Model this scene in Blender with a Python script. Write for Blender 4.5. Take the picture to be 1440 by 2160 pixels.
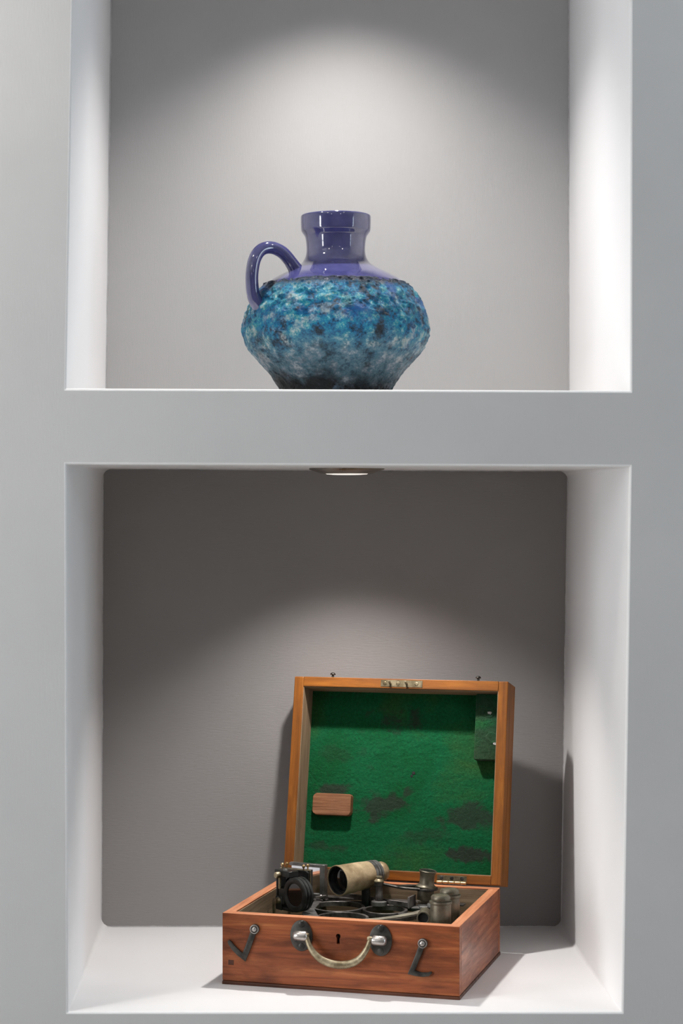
import bpy, bmesh, math, random
from mathutils import Vector, Matrix, noise

random.seed(7)
for o in list(bpy.data.objects):
    bpy.data.objects.remove(o, do_unlink=True)
scene = bpy.context.scene
C = scene.collection

# ------------------------------------------------------------------ camera
S = 0.0005            # metres per photo pixel in the plane of the wall face
DCAM = 4310.0         # camera to wall face, in those pixels
U0, V0 = 580.0, 1080.0
ZC = 1.5              # eye height above the room floor
cam_d = bpy.data.cameras.new('camera')
cam = bpy.data.objects.new('camera', cam_d)
C.objects.link(cam)
cam.location = (0, -DCAM * S, ZC)
cam.rotation_euler = (math.pi / 2, 0, 0)
cam_d.sensor_fit = 'VERTICAL'
cam_d.sensor_height = 36.0
cam_d.sensor_width = 24.0
cam_d.lens = DCAM / 2160.0 * 36.0
cam_d.shift_x = (720.0 - U0) / 2160.0
cam_d.shift_y = 0.0
cam_d.dof.use_dof = True
cam_d.dof.focus_distance = (DCAM + 520) * S
cam_d.dof.aperture_fstop = 11.0
cam_d.clip_start = 0.05
scene.camera = cam

# ------------------------------------------------------------------ world, exposure
world = bpy.data.worlds.new('world')
scene.world = world
world.use_nodes = True
bg = world.node_tree.nodes['Background']
bg.inputs[0].default_value = (0.75, 0.85, 1.0, 1)
bg.inputs[1].default_value = 0.25
scene.view_settings.view_transform = 'Standard'
scene.view_settings.look = 'None'
scene.view_settings.gamma = 1.0
scene.view_settings.exposure = 0.0
scene.view_settings.use_curve_mapping = False
scene.cycles.max_bounces = 6
scene.cycles.diffuse_bounces = 5
scene.cycles.glossy_bounces = 3
scene.cycles.caustics_reflective = False
scene.cycles.caustics_refractive = False

# ------------------------------------------------------------------ light values
P_NICHE_UP = 18.5
P_NICHE_LOW = 10.3
P_WASH_L = 3.0
P_WASH_R = 5.0
P_ROOM = 8.0
P_ACCENT = 20.0
WINDOW_E = 10.3
WINDOW_E2 = 6.5


def spot(name, loc, aim, power, size, blend, radius, color, parent=None):
    d = bpy.data.lights.new(name, 'SPOT')
    d.energy = power
    d.spot_size = math.radians(size)
    d.spot_blend = blend
    d.shadow_soft_size = radius
    d.color = color
    o = bpy.data.objects.new(name, d)
    C.objects.link(o)
    o.location = loc
    o.rotation_euler = (Vector(aim) - Vector(loc)).to_track_quat('-Z', 'Y').to_euler()
    if parent:
        o.parent = parent
        o.matrix_parent_inverse = parent.matrix_world.inverted()
    return o


# ------------------------------------------------------------------ materials
MATS = {}


def new_mat(name):
    m = bpy.data.materials.new(name)
    m.use_nodes = True
    nt = m.node_tree
    b = nt.nodes['Principled BSDF']
    MATS[name] = m
    return m, nt, b


def N(nt, t, **kw):
    n = nt.nodes.new(t)
    for k, v in kw.items():
        if k.startswith('i_'):
            key = k[2:]
            n.inputs[int(key) if key.isdigit() else key.replace('_', ' ')].default_value = v
        else:
            setattr(n, k, v)
    return n


def ramp(nt, fac, stops, interp='LINEAR'):
    r = nt.nodes.new('ShaderNodeValToRGB')
    r.color_ramp.interpolation = interp
    e = r.color_ramp.elements
    while len(e) > 1:
        e.remove(e[-1])
    e[0].position = stops[0][0]
    e[0].color = tuple(stops[0][1]) + (1,)
    for p, c in stops[1:]:
        x = e.new(p)
        x.color = tuple(c) + (1,)
    nt.links.new(fac, r.inputs[0])
    return r.outputs[0]


def coords(nt, scale=(1, 1, 1)):
    tc = nt.nodes.new('ShaderNodeTexCoord')
    mp = nt.nodes.new('ShaderNodeMapping')
    mp.inputs['Scale'].default_value = scale
    nt.links.new(tc.outputs['Object'], mp.inputs[0])
    return mp.outputs[0]


def noise_tex(nt, vec, scale, detail=4, rough=0.55, dist=0.0):
    n = nt.nodes.new('ShaderNodeTexNoise')
    n.inputs['Scale'].default_value = scale
    n.inputs['Detail'].default_value = detail
    n.inputs['Roughness'].default_value = rough
    n.inputs['Distortion'].default_value = dist
    nt.links.new(vec, n.inputs['Vector'])
    return n.outputs['Fac']


def bump(nt, b, h, strength, dist):
    n = nt.nodes.new('ShaderNodeBump')
    n.inputs['Strength'].default_value = strength
    n.inputs['Distance'].default_value = dist
    nt.links.new(h, n.inputs['Height'])
    nt.links.new(n.outputs[0], b.inputs['Normal'])
    return n


def mixc(nt, fac, a, b, mode='MIX'):
    m = nt.nodes.new('ShaderNodeMix')
    m.data_type = 'RGBA'
    m.blend_type = mode
    for sock, val in ((m.inputs[0], fac), (m.inputs[6], a), (m.inputs[7], b)):
        if hasattr(val, 'is_output'):
            nt.links.new(val, sock)
        elif isinstance(val, (int, float)):
            sock.default_value = val
        else:
            sock.default_value = tuple(val) + (1,)
    return m.outputs[2]


def paint(name, col, rough=0.6, var=0.06, bs=0.12, brush=(1, 1, 6)):
    m, nt, b = new_mat(name)
    v = coords(nt)
    n1 = noise_tex(nt, v, 6, 5)
    lo = [c * (1 - var) for c in col]
    hi = [c * (1 + var) for c in col]
    nt.links.new(ramp(nt, n1, [(0.3, lo), (0.7, hi)]), b.inputs['Base Color'])
    b.inputs['Roughness'].default_value = rough
    b.inputs['Specular IOR Level'].default_value = 0.3
    v2 = coords(nt, brush)
    n2 = noise_tex(nt, v2, 90, 6, 0.6)
    bump(nt, b, n2, bs, 0.002)
    return m


def metal(name, col, col2, rough=0.45, metallic=0.8, scale=60, bs=0.15):
    m, nt, b = new_mat(name)
    v = coords(nt)
    n1 = noise_tex(nt, v, scale, 6, 0.65)
    nt.links.new(ramp(nt, n1, [(0.38, col), (0.66, col2)]), b.inputs['Base Color'])
    nt.links.new(ramp(nt, n1, [(0.3, (rough * 0.75,) * 3), (0.7, (min(1, rough * 1.35),) * 3)]), b.inputs['Roughness'])
    b.inputs['Metallic'].default_value = metallic
    n2 = noise_tex(nt, v, scale * 8, 3)
    bump(nt, b, n2, bs, 0.0006)
    return m


def wood(name, cols, axis='X', rough=0.42, coat=0.08, fine=1.0, blotch=0.5, bs=0.12):
    m, nt, b = new_mat(name)
    st = {'X': (1, 14, 14), 'Y': (14, 1, 14), 'Z': (14, 14, 1)}[axis]
    v = coords(nt, st)
    g = noise_tex(nt, v, 9 * fine, 8, 0.62, 0.6)
    st2 = {'X': (1.0, 60, 60), 'Y': (60, 1.0, 60), 'Z': (60, 60, 1.0)}[axis]
    g2 = noise_tex(nt, coords(nt, st2), 14 * fine, 4, 0.7)
    v3 = coords(nt, {'X': (1, 3, 3), 'Y': (3, 1, 3), 'Z': (3, 3, 1)}[axis])
    bl = noise_tex(nt, v3, 11, 5, 0.6, 0.4)
    base = ramp(nt, g, [(0.28, cols[0]), (0.5, cols[1]), (0.74, cols[2])])
    dark = [c * 0.35 for c in cols[0]]
    fac = ramp(nt, g2, [(0.60, (0, 0, 0)), (0.72, (0.55,) * 3)])
    c1 = mixc(nt, fac, base, dark)
    fac2 = ramp(nt, bl, [(0.36, (blotch,) * 3), (0.55, (0, 0, 0))])
    c2 = mixc(nt, fac2, c1, [c * 0.55 for c in cols[0]])
    nt.links.new(c2, b.inputs['Base Color'])
    nt.links.new(ramp(nt, g, [(0.2, (rough * 1.3,) * 3), (0.8, (rough * 0.8,) * 3)]), b.inputs['Roughness'])
    b.inputs['Coat Weight'].default_value = coat
    b.inputs['Specular IOR Level'].default_value = 0.3
    b.inputs['Coat Roughness'].default_value = 0.25
    bump(nt, b, g2, bs, 0.0008)
    return m


paint('wall_paint', (0.52, 0.521, 0.523), 0.55, 0.035, 0.10, (6, 1, 1))
paint('niche_white', (0.79, 0.788, 0.792), 0.5, 0.015, 0.05)
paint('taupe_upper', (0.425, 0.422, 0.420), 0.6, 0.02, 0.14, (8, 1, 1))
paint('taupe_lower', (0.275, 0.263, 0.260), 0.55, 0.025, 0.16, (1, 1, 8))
paint('room_ceiling', (0.7, 0.7, 0.7), 0.8, 0.01, 0.03)
paint('room_wall', (0.6, 0.6, 0.6), 0.8, 0.03, 0.05)

MAH = [(0.13, 0.031, 0.010), (0.31, 0.082, 0.026), (0.50, 0.175, 0.062)]
LID = [(0.125, 0.038, 0.004), (0.235, 0.076, 0.008), (0.36, 0.132, 0.016)]
for ax in 'XYZ':
    wood('mahogany_' + ax, MAH, ax, 0.4, 0.4 if ax == 'Y' else 0.1, 1.0, 0.7)
    wood('lid_wood_' + ax, LID, ax, 0.48, 0.03, 1.0, 0.35)
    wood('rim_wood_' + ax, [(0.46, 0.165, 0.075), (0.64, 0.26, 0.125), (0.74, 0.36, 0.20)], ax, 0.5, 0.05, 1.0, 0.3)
    wood('raw_wood_' + ax, [(0.16, 0.105, 0.06), (0.26, 0.175, 0.105), (0.36, 0.26, 0.165)], ax, 0.75, 0.0, 1.0, 0.3, 0.3)
wood('mahogany_dark', [(0.045, 0.014, 0.008), (0.095, 0.030, 0.014), (0.15, 0.052, 0.024)], 'X', 0.45, 0.1)
wood('block_wood', [(0.13, 0.05, 0.02), (0.27, 0.115, 0.05), (0.38, 0.18, 0.09)], 'X', 0.6, 0.0, 2.2, 0.25, 0.6)
wood('floor_wood', [(0.34, 0.29, 0.24), (0.42, 0.37, 0.31), (0.5, 0.44, 0.38)], 'Y', 0.4, 0.1, 0.3)

metal('black_metal', (0.018, 0.02, 0.02), (0.06, 0.063, 0.06), 0.42, 0.55)
metal('frame_metal', (0.05, 0.046, 0.043), (0.22, 0.20, 0.185), 0.42, 0.6)
metal('grey_metal', (0.12, 0.12, 0.115), (0.30, 0.295, 0.28), 0.42, 0.6)
metal('iron_dark', (0.03, 0.028, 0.026), (0.10, 0.092, 0.08), 0.42, 0.75)
metal('steel_worn', (0.32, 0.29, 0.27), (0.55, 0.51, 0.48), 0.3, 0.9)
metal('brass_worn', (0.20, 0.155, 0.09), (0.50, 0.43, 0.29), 0.42, 0.75, 90)
metal('brass_bright', (0.45, 0.28, 0.12), (0.75, 0.55, 0.3), 0.28, 0.9)
metal('brass_tube', (0.25, 0.165, 0.08), (0.68, 0.53, 0.33), 0.42, 0.4, 34)
metal('pewter', (0.10, 0.088, 0.06), (0.25, 0.22, 0.165), 0.40, 0.65, 45)
metal('arc_silver', (0.30, 0.265, 0.20), (0.52, 0.48, 0.39), 0.45, 0.5, 70)
metal('plate_brass', (0.11, 0.085, 0.045), (0.24, 0.20, 0.125), 0.42, 0.7, 80)
metal('nickel', (0.22, 0.19, 0.165), (0.40, 0.36, 0.32), 0.32, 0.9, 30)

m, nt, b = new_mat('mirror')
b.inputs['Base Color'].default_value = (0.82, 0.82, 0.84, 1)
b.inputs['Metallic'].default_value = 1.0
b.inputs['Roughness'].default_value = 0.06
m, nt, b = new_mat('dark_glass')
b.inputs['Base Color'].default_value = (0.012, 0.007, 0.007, 1)
b.inputs['Roughness'].default_value = 0.07
b.inputs['Specular IOR Level'].default_value = 0.7
m, nt, b = new_mat('lens_glass')
b.inputs['Base Color'].default_value = (0.012, 0.012, 0.013, 1)
b.inputs['Roughness'].default_value = 0.04
b.inputs['Specular IOR Level'].default_value = 0.9
m, nt, b = new_mat('shadow_black')
b.inputs['Base Color'].default_value = (0.008, 0.008, 0.008, 1)
b.inputs['Roughness'].default_value = 0.8

m, nt, b = new_mat('lamp_face')
b.inputs['Base Color'].default_value = (0.9, 0.88, 0.85, 1)
b.inputs['Emission Color'].default_value = (1, 0.93, 0.85, 1)
b.inputs['Emission Strength'].default_value = 0.75
m, nt, b = new_mat('window_daylight')
b.inputs['Base Color'].default_value = (0.3, 0.3, 0.3, 1)
b.inputs['Emission Color'].default_value = (0.97, 0.985, 1.0, 1)
b.inputs['Emission Strength'].default_value = WINDOW_E

m, nt, b = new_mat('window_skylight')
b.inputs['Base Color'].default_value = (0.3, 0.3, 0.3, 1)
b.inputs['Emission Color'].default_value = (0.72, 0.87, 1.0, 1)
b.inputs['Emission Strength'].default_value = WINDOW_E2

m, nt, b = new_mat('fluff')
nt.links.new(ramp(nt, noise_tex(nt, coords(nt), 700, 4, 0.7), [(0.4, (0.12, 0.13, 0.12)), (0.62, (0.7, 0.7, 0.68))]), b.inputs['Base Color'])
b.inputs['Roughness'].default_value = 1.0

# cobalt glaze
m, nt, b = new_mat('cobalt_glaze')
v = coords(nt)
n1 = noise_tex(nt, v, 55, 5)
nt.links.new(ramp(nt, n1, [(0.3, (0.040, 0.042, 0.150)), (0.7, (0.075, 0.075, 0.225))]), b.inputs['Base Color'])
b.inputs['Roughness'].default_value = 0.07
b.inputs['IOR'].default_value = 1.75
b.inputs['Coat Weight'].default_value = 0.6
b.inputs['Coat Roughness'].default_value = 0.04
bump(nt, b, noise_tex(nt, v, 40, 2), 0.03, 0.002)

# lava glaze
m, nt, b = new_mat('lava_glaze')
v = coords(nt)
tc = nt.nodes.new('ShaderNodeTexCoord')
sep = nt.nodes.new('ShaderNodeSeparateXYZ')
nt.links.new(tc.outputs['Object'], sep.inputs[0])
big = noise_tex(nt, v, 20, 9, 0.66, 0.3)
med = noise_tex(nt, coords(nt, (1.0, 1.0, 1.15)), 52, 10, 0.80, 0.0)
fin = noise_tex(nt, v, 230, 5, 0.7)
hgt = N(nt, 'ShaderNodeMapRange', clamp=False)
hgt.inputs['From Min'].default_value = 0.012
hgt.inputs['From Max'].default_value = 0.136
nt.links.new(sep.outputs[2], hgt.inputs['Value'])
# height wobbles with noise so the glaze bands run into each other
wob = N(nt, 'ShaderNodeMath', operation='MULTIPLY_ADD')
nt.links.new(big, wob.inputs[0])
wob.inputs[1].default_value = 0.55
wob.inputs[2].default_value = -0.275
hh = N(nt, 'ShaderNodeMath', operation='ADD')
nt.links.new(hgt.outputs[0], hh.inputs[0])
nt.links.new(wob.outputs[0], hh.inputs[1])
coarse = noise_tex(nt, coords(nt, (1.0, 1.0, 1.25)), 30, 8, 0.66, 0.1)
coarse2 = noise_tex(nt, coords(nt, (1.0, 1.0, 1.0)), 38, 8, 0.72, 0.1)
low = ramp(nt, med, [(0.36, (0.010, 0.010, 0.011)), (0.54, (0.024, 0.025, 0.030)), (0.64, (0.13, 0.20, 0.28)), (0.74, (0.42, 0.48, 0.53))])
mid = ramp(nt, med, [(0.34, (0.02, 0.035, 0.05)), (0.42, (0.06, 0.14, 0.21)), (0.49, (0.13, 0.30, 0.38)), (0.55, (0.26, 0.34, 0.43)), (0.61, (0.62, 0.70, 0.74)), (0.70, (0.88, 0.88, 0.88))])
upp = ramp(nt, med, [(0.35, (0.010, 0.014, 0.02)), (0.42, (0.015, 0.08, 0.15)), (0.47, (0.004, 0.22, 0.52)), (0.53, (0.012, 0.40, 0.58)), (0.57, (0.17, 0.58, 0.64)), (0.61, (0.64, 0.82, 0.82)), (0.68, (0.92, 0.92, 0.88))])
c1 = mixc(nt, ramp(nt, hh.outputs[0], [(0.03, (0, 0, 0)), (0.20, (1, 1, 1))]), low, mid)
c2 = mixc(nt, ramp(nt, hh.outputs[0], [(0.26, (0, 0, 0)), (0.56, (1, 1, 1))]), c1, upp)
dk = N(nt, 'ShaderNodeMath', operation='MULTIPLY')
nt.links.new(ramp(nt, coarse, [(0.36, (0.92,) * 3), (0.47, (0, 0, 0))]), dk.inputs[0])
nt.links.new(ramp(nt, med, [(0.45, (1, 1, 1)), (0.62, (0.25,) * 3)]), dk.inputs[1])
c3 = mixc(nt, dk.outputs[0], c2, (0.022, 0.026, 0.030))
wh = N(nt, 'ShaderNodeMath', operation='MULTIPLY')
nt.links.new(ramp(nt, coarse2, [(0.54, (0, 0, 0)), (0.64, (0.9,) * 3)]), wh.inputs[0])
nt.links.new(ramp(nt, med, [(0.40, (0.1,) * 3), (0.56, (1, 1, 1))]), wh.inputs[1])
wh2 = N(nt, 'ShaderNodeMath', operation='MULTIPLY')
nt.links.new(wh.outputs[0], wh2.inputs[0])
nt.links.new(ramp(nt, hh.outputs[0], [(0.22, (0, 0, 0)), (0.4, (1, 1, 1))]), wh2.inputs[1])
c3 = mixc(nt, wh2.outputs[0], c3, (0.80, 0.85, 0.84))
blu = ramp(nt, noise_tex(nt, v, 34, 5, 0.55), [(0.57, (0, 0, 0)), (0.66, (0.8,) * 3)])
blu2 = N(nt, 'ShaderNodeMath', operation='MULTIPLY')
nt.links.new(blu, blu2.inputs[0])
nt.links.new(ramp(nt, hh.outputs[0], [(0.5, (0, 0, 0)), (0.7, (1, 1, 1))]), blu2.inputs[1])
c4 = mixc(nt, blu2.outputs[0], c3, (0.008, 0.13, 0.47))
rh = N(nt, 'ShaderNodeMath', operation='MULTIPLY_ADD')
nt.links.new(med, rh.inputs[0])
rh.inputs[1].default_value = 0.30
nt.links.new(hgt.outputs[0], rh.inputs[2])
rs = N(nt, 'ShaderNodeMath', operation='SUBTRACT')
nt.links.new(rh.outputs[0], rs.inputs[0])
rs.inputs[1].default_value = 0.2
rim = ramp(nt, rs.outputs[0], [(0.865, (0, 0, 0)), (0.91, (0.9,) * 3)])
c5 = mixc(nt, rim, c4, ramp(nt, med, [(0.52, (0.02, 0.02, 0.045)), (0.62, (0.35, 0.33, 0.42))]))
nt.links.new(c5, b.inputs['Base Color'])
nt.links.new(ramp(nt, med, [(0.3, (0.5,) * 3), (0.7, (0.2,) * 3)]), b.inputs['Roughness'])
hm = N(nt, 'ShaderNodeMath', operation='MULTIPLY_ADD')
nt.links.new(fin, hm.inputs[0])
hm.inputs[1].default_value = 0.30
nt.links.new(med, hm.inputs[2])
bump(nt, b, hm.outputs[0], 1.0, 0.009)

# felt
m, nt, b = new_mat('green_felt')
v = coords(nt)
n1 = noise_tex(nt, v, 9, 5, 0.6, 0.4)
n2 = noise_tex(nt, v, 300, 4, 0.75)
n3 = noise_tex(nt, coords(nt, (1.0, 2.2, 1.0)), 13, 6, 0.62, 0.5)
g = ramp(nt, n1, [(0.3, (0.003, 0.105, 0.026)), (0.5, (0.005, 0.145, 0.050)), (0.7, (0.040, 0.135, 0.034))])
worn = ramp(nt, n3, [(0.60, (0, 0, 0)), (0.72, (0.6,) * 3)])
c1 = mixc(nt, worn, g, (0.045, 0.046, 0.042))
c2 = mixc(nt, ramp(nt, n2, [(0.3, (0.55,) * 3), (0.7, (0, 0, 0))]), c1, (0.002, 0.028, 0.008))
nt.links.new(c2, b.inputs['Base Color'])
b.inputs['Roughness'].default_value = 1.0
b.inputs['Specular IOR Level'].default_value = 0.05
b.inputs['Sheen Weight'].default_value = 0.08
n4 = noise_tex(nt, v, 130, 6, 0.75)
bump(nt, b, n4, 1.0, 0.005)
m2 = m.copy()
m2.name = 'worn_felt'
MATS['worn_felt'] = m2
for n in m2.node_tree.nodes:
    if n.type == 'VALTORGB' and len(n.color_ramp.elements) == 2 and abs(n.color_ramp.elements[0].position - 0.60) < 0.01:
        n.color_ramp.elements[0].position = 0.36
        n.color_ramp.elements[1].position = 0.56


# ------------------------------------------------------------------ mesh helpers
def K(dep):
    return 1.0 + dep / DCAM


def P(u, v, dep):
    """photo direction (u, v) at depth dep (pixels behind the wall face) -> metres"""
    k = K(dep)
    return Vector(((u - U0) * k * S, dep * S, ZC + (V0 - v) * k * S))


def finish(bm, scale):
    if scale != 1.0:
        bmesh.ops.scale(bm, vec=(scale,) * 3, verts=bm.verts)
    bmesh.ops.recalc_face_normals(bm, faces=bm.faces)


def obj(name, bm, mat, parent=None, scale=S, smooth=None):
    finish(bm, scale)
    me = bpy.data.meshes.new(name)
    bm.to_mesh(me)
    bm.free()
    if mat:
        me.materials.append(MATS[mat])
    if smooth is not None:
        for p in me.polygons:
            p.use_smooth = True
        try:
            me.set_sharp_from_angle(angle=math.radians(smooth))
        except Exception:
            pass
    o = bpy.data.objects.new(name, me)
    C.objects.link(o)
    if parent:
        o.parent = parent
    return o


def empty(name, loc=(0, 0, 0), rz=0.0, label=None, cat=None, group=None):
    o = bpy.data.objects.new(name, None)
    C.objects.link(o)
    o.empty_display_size = 0.02
    o.location = loc
    o.rotation_euler = (0, 0, rz)
    if label:
        o['label'] = label
    if cat:
        o['category'] = cat
    if group:
        o['group'] = group
    return o


def tag(o, label=None, cat=None, group=None, kind=None):
    for k, v in (('label', label), ('category', cat), ('group', group), ('kind', kind)):
        if v:
            o[k] = v
    return o


def box(bm, x0, x1, y0, y1, z0, z1, bev=0.0, seg=2, M=None):
    t = bmesh.new()
    vs = [t.verts.new((x, y, z)) for x in (x0, x1) for y in (y0, y1) for z in (z0, z1)]
    for f in ((0, 1, 3, 2), (4, 6, 7, 5), (0, 4, 5, 1), (2, 3, 7, 6), (0, 2, 6, 4), (1, 5, 7, 3)):
        t.faces.new([vs[i] for i in f])
    bmesh.ops.recalc_face_normals(t, faces=t.faces)
    if bev > 0:
        bmesh.ops.bevel(t, geom=list(t.edges), offset=bev, segments=seg, profile=0.5, affect='EDGES')
    merge(bm, t, M)
    return bm


def merge(bm, t, M=None):
    if M is not None:
        bmesh.ops.transform(t, matrix=M, verts=t.verts)
    me = bpy.data.meshes.new('tmp')
    t.to_mesh(me)
    t.free()
    bm.from_mesh(me)
    bpy.data.meshes.remove(me)


def lathe(bm, prof, n=40, M=None, close=False):
    """prof: list of (r, z); r = 0 ends are poles"""
    t = bmesh.new()
    rings = []
    for r, z in prof:
        if r <= 1e-6:
            rings.append([t.verts.new((0, 0, z))])
        else:
            rings.append([t.verts.new((r * math.cos(2 * math.pi * i / n), r * math.sin(2 * math.pi * i / n), z)) for i in range(n)])
    pairs = list(zip(rings[:-1], rings[1:]))
    if close:
        pairs.append((rings[-1], rings[0]))
    for a, b_ in pairs:
        for i in range(n):
            j = (i + 1) % n
            if len(a) == 1 and len(b_) == 1:
                continue
            if len(a) == 1:
                t.faces.new((a[0], b_[i], b_[j]))
            elif len(b_) == 1:
                t.faces.new((a[i], a[j], b_[0]))
            else:
                t.faces.new((a[i], a[j], b_[j], b_[i]))
    bmesh.ops.recalc_face_normals(t, faces=t.faces)
    merge(bm, t, M)
    return bm


def axis_matrix(o, d, up=(0, 0, 1)):
    """local z along d, origin o"""
    z = Vector(d).normalized()
    x = Vector(up).cross(z)
    if x.length < 1e-6:
        x = Vector((1, 0, 0))
    x.normalize()
    y = z.cross(x)
    M = Matrix(((x.x, y.x, z.x, o[0]), (x.y, y.y, z.y, o[1]), (x.z, y.z, z.z, o[2]), (0, 0, 0, 1)))
    return M


def catmull(pts, sub=6):
    pts = [Vector(p) for p in pts]
    out = []
    n = len(pts)
    for i in range(n - 1):
        p0 = pts[max(0, i - 1)]
        p1, p2 = pts[i], pts[i + 1]
        p3 = pts[min(n - 1, i + 2)]
        for s in range(sub):
            t = s / sub
            out.append(0.5 * ((2 * p1) + (p2 - p0) * t + (2 * p0 - 5 * p1 + 4 * p2 - p3) * t * t + (3 * p1 - p0 - 3 * p2 + p3) * t ** 3))
    out.append(pts[-1])
    return out


def tube(bm, pts, radii, n=12, flat=1.0, side=(0, 1, 0)):
    """tube along pts; flat squeezes the section along `side`"""
    pts = [Vector(p) for p in pts]
    if not isinstance(radii, (list, tuple)):
        radii = [radii] * len(pts)
    t = bmesh.new()
    rings = []
    sd = Vector(side).normalized()
    for i, p in enumerate(pts):
        d = (pts[min(i + 1, len(pts) - 1)] - pts[max(i - 1, 0)]).normalized()
        a = sd - d * sd.dot(d)
        if a.length < 1e-4:
            a = Vector((1, 0, 0)) - d * d.x
        a.normalize()
        b_ = d.cross(a)
        r = radii[i]
        rings.append([t.verts.new(p + a * (math.cos(2 * math.pi * j / n) * r * flat) + b_ * (math.sin(2 * math.pi * j / n) * r)) for j in range(n)])
    for A, B in zip(rings[:-1], rings[1:]):
        for j in range(n):
            q = (j + 1) % n
            t.faces.new((A[j], A[q], B[q], B[j]))
    t.faces.new(rings[0])
    t.faces.new(rings[-1])
    bmesh.ops.recalc_face_normals(t, faces=t.faces)
    merge(bm, t)
    return bm


def prism(bm, poly, z0, z1, M=None, bev=0.0):
    """2-D polygon in xy extruded z0..z1"""
    t = bmesh.new()
    a = [t.verts.new((x, y, z0)) for x, y in poly]
    b_ = [t.verts.new((x, y, z1)) for x, y in poly]
    t.faces.new(a[::-1])
    t.faces.new(b_)
    n = len(poly)
    for i in range(n):
        j = (i + 1) % n
        t.faces.new((a[i], a[j], b_[j], b_[i]))
    bmesh.ops.recalc_face_normals(t, faces=t.faces)
    if bev > 0:
        es = [e for e in t.edges if abs(e.verts[0].co.z - e.verts[1].co.z) < 1e-6]
        bmesh.ops.bevel(t, geom=es, offset=bev, segments=2, profile=0.5, affect='EDGES')
    merge(bm, t, M)
    return bm


def ribbon_poly(pts, widths):
    """outline of a strip with round ends along a 2-D polyline"""
    pts = [Vector((p[0], p[1])) for p in pts]
    n = len(pts)
    L, R = [], []
    for i in range(n):
        if i == 0:
            d = (pts[1] - pts[0]).normalized()
            nn = Vector((-d.y, d.x))
            w = widths[i] / 2
        elif i == n - 1:
            d = (pts[-1] - pts[-2]).normalized()
            nn = Vector((-d.y, d.x))
            w = widths[i] / 2
        else:
            d1 = (pts[i] - pts[i - 1]).normalized()
            d2 = (pts[i + 1] - pts[i]).normalized()
            n1 = Vector((-d1.y, d1.x))
            n2 = Vector((-d2.y, d2.x))
            nn = (n1 + n2).normalized()
            w = widths[i] / 2 / max(0.45, nn.dot(n1))
        L.append(pts[i] + nn * w)
        R.append(pts[i] - nn * w)
    return [(p.x, p.y) for p in L + R[::-1]]


def ellipse_poly(cx, cy, rx, ry, n=28, a0=0, a1=2 * math.pi):
    full = abs(a1 - a0 - 2 * math.pi) < 1e-6
    m = n if full else n + 1
    return [(cx + rx * math.cos(a0 + (a1 - a0) * i / n), cy + ry * math.sin(a0 + (a1 - a0) * i / n)) for i in range(m)]


def rrect_poly(x0, x1, y0, y1, r, n=5):
    out = []
    for cx, cy, a in ((x1 - r, y1 - r, 0), (x0 + r, y1 - r, 90), (x0 + r, y0 + r, 180), (x1 - r, y0 + r, 270)):
        for i in range(n + 1):
            t = math.radians(a + 90 * i / n)
            out.append((cx + r * math.cos(t), cy + r * math.sin(t)))
    return out


def screw_head(bm, M, r, h=2.0, slot_angle=0.7):
    lathe(bm, [(0, h), (r * 0.6, h * 0.9), (r * 0.93, h * 0.45), (r, 0), (0, 0)], 16, M)
    for s in (1,):
        t = bmesh.new()
        box(t, -r * 0.85, r * 0.85, -r * 0.13, r * 0.13, h * 0.6, h * 1.06)
        bmesh.ops.rotate(t, verts=t.verts, matrix=Matrix.Rotation(slot_angle, 3, 'Z'))
        merge(bm, t, M)
    return bm


# ------------------------------------------------------------------ the room
DB = 914.0                       # niche depth, pixels
ROOM_C = 2.5                     # ceiling height
X0, X1 = -2.1, 2.6
YB = -4.6

# niche corner pixels: front opening (wall face) and back wall; TL, TR, BR, BL
LOWF = [(140, 980), (1327, 985), (1310, 2134), (144, 2134)]
LOWB = [(217, 989), (1197, 994), (1183, 1954), (214, 1954)]
zu_top = -520                    # upper niche top edge, photo v at the wall face
UPF = [(163, zu_top), (1329, zu_top), (1328, 824), (140, 819)]
vt = V0 - (V0 - zu_top) / K(DB)
vb = V0 - (V0 - 821.5) / K(DB)
UPB = [(238, vt), (1199.5, vt), (1199.5, vb), (223, vb)]


def ring_pts(corners, dep, r, n=4, out=0.0):
    """rounded quad through photo corners at depth dep, radius r (pixels), pushed out by `out`"""
    c = [P(u, v, dep) / S for u, v in corners]
    c = [Vector((p.x, p.z)) for p in c]
    cen = sum(c, Vector((0, 0))) / 4
    if out:
        c = [p + Vector((math.copysign(out, p.x - cen.x), math.copysign(out, p.y - cen.y))) for p in c]
    res = []
    for i in range(4):
        p, q, s = c[i], c[i - 1], c[(i + 1) % 4]
        a = (q - p).normalized()
        b_ = (s - p).normalized()
        A, B = p + a * r, p + b_ * r
        O = p + (a + b_) * r
        for j in range(n + 1):
            t = math.pi / 2 * j / n
            res.append(O + (A - O) * math.cos(t) + (B - O) * math.sin(t))
        m = 14
        for j in range(1, m):
            nxt = s - b_ * r
            res.append(B + (nxt - B) * (j / m))
    return res


def lerp_corners(cf, cb, dep):
    """corner photo positions at a depth between front and back (straight edges in space)"""
    out = []
    for (a, b_) in zip(cf, cb):
        p0, p1 = P(a[0], a[1], 0), P(b_[0], b_[1], DB)
        p = p0.lerp(p1, dep / DB)
        k = K(dep)
        out.append((U0 + p.x / S / k, V0 - (p.z - ZC) / S / k))
    return out


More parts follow.
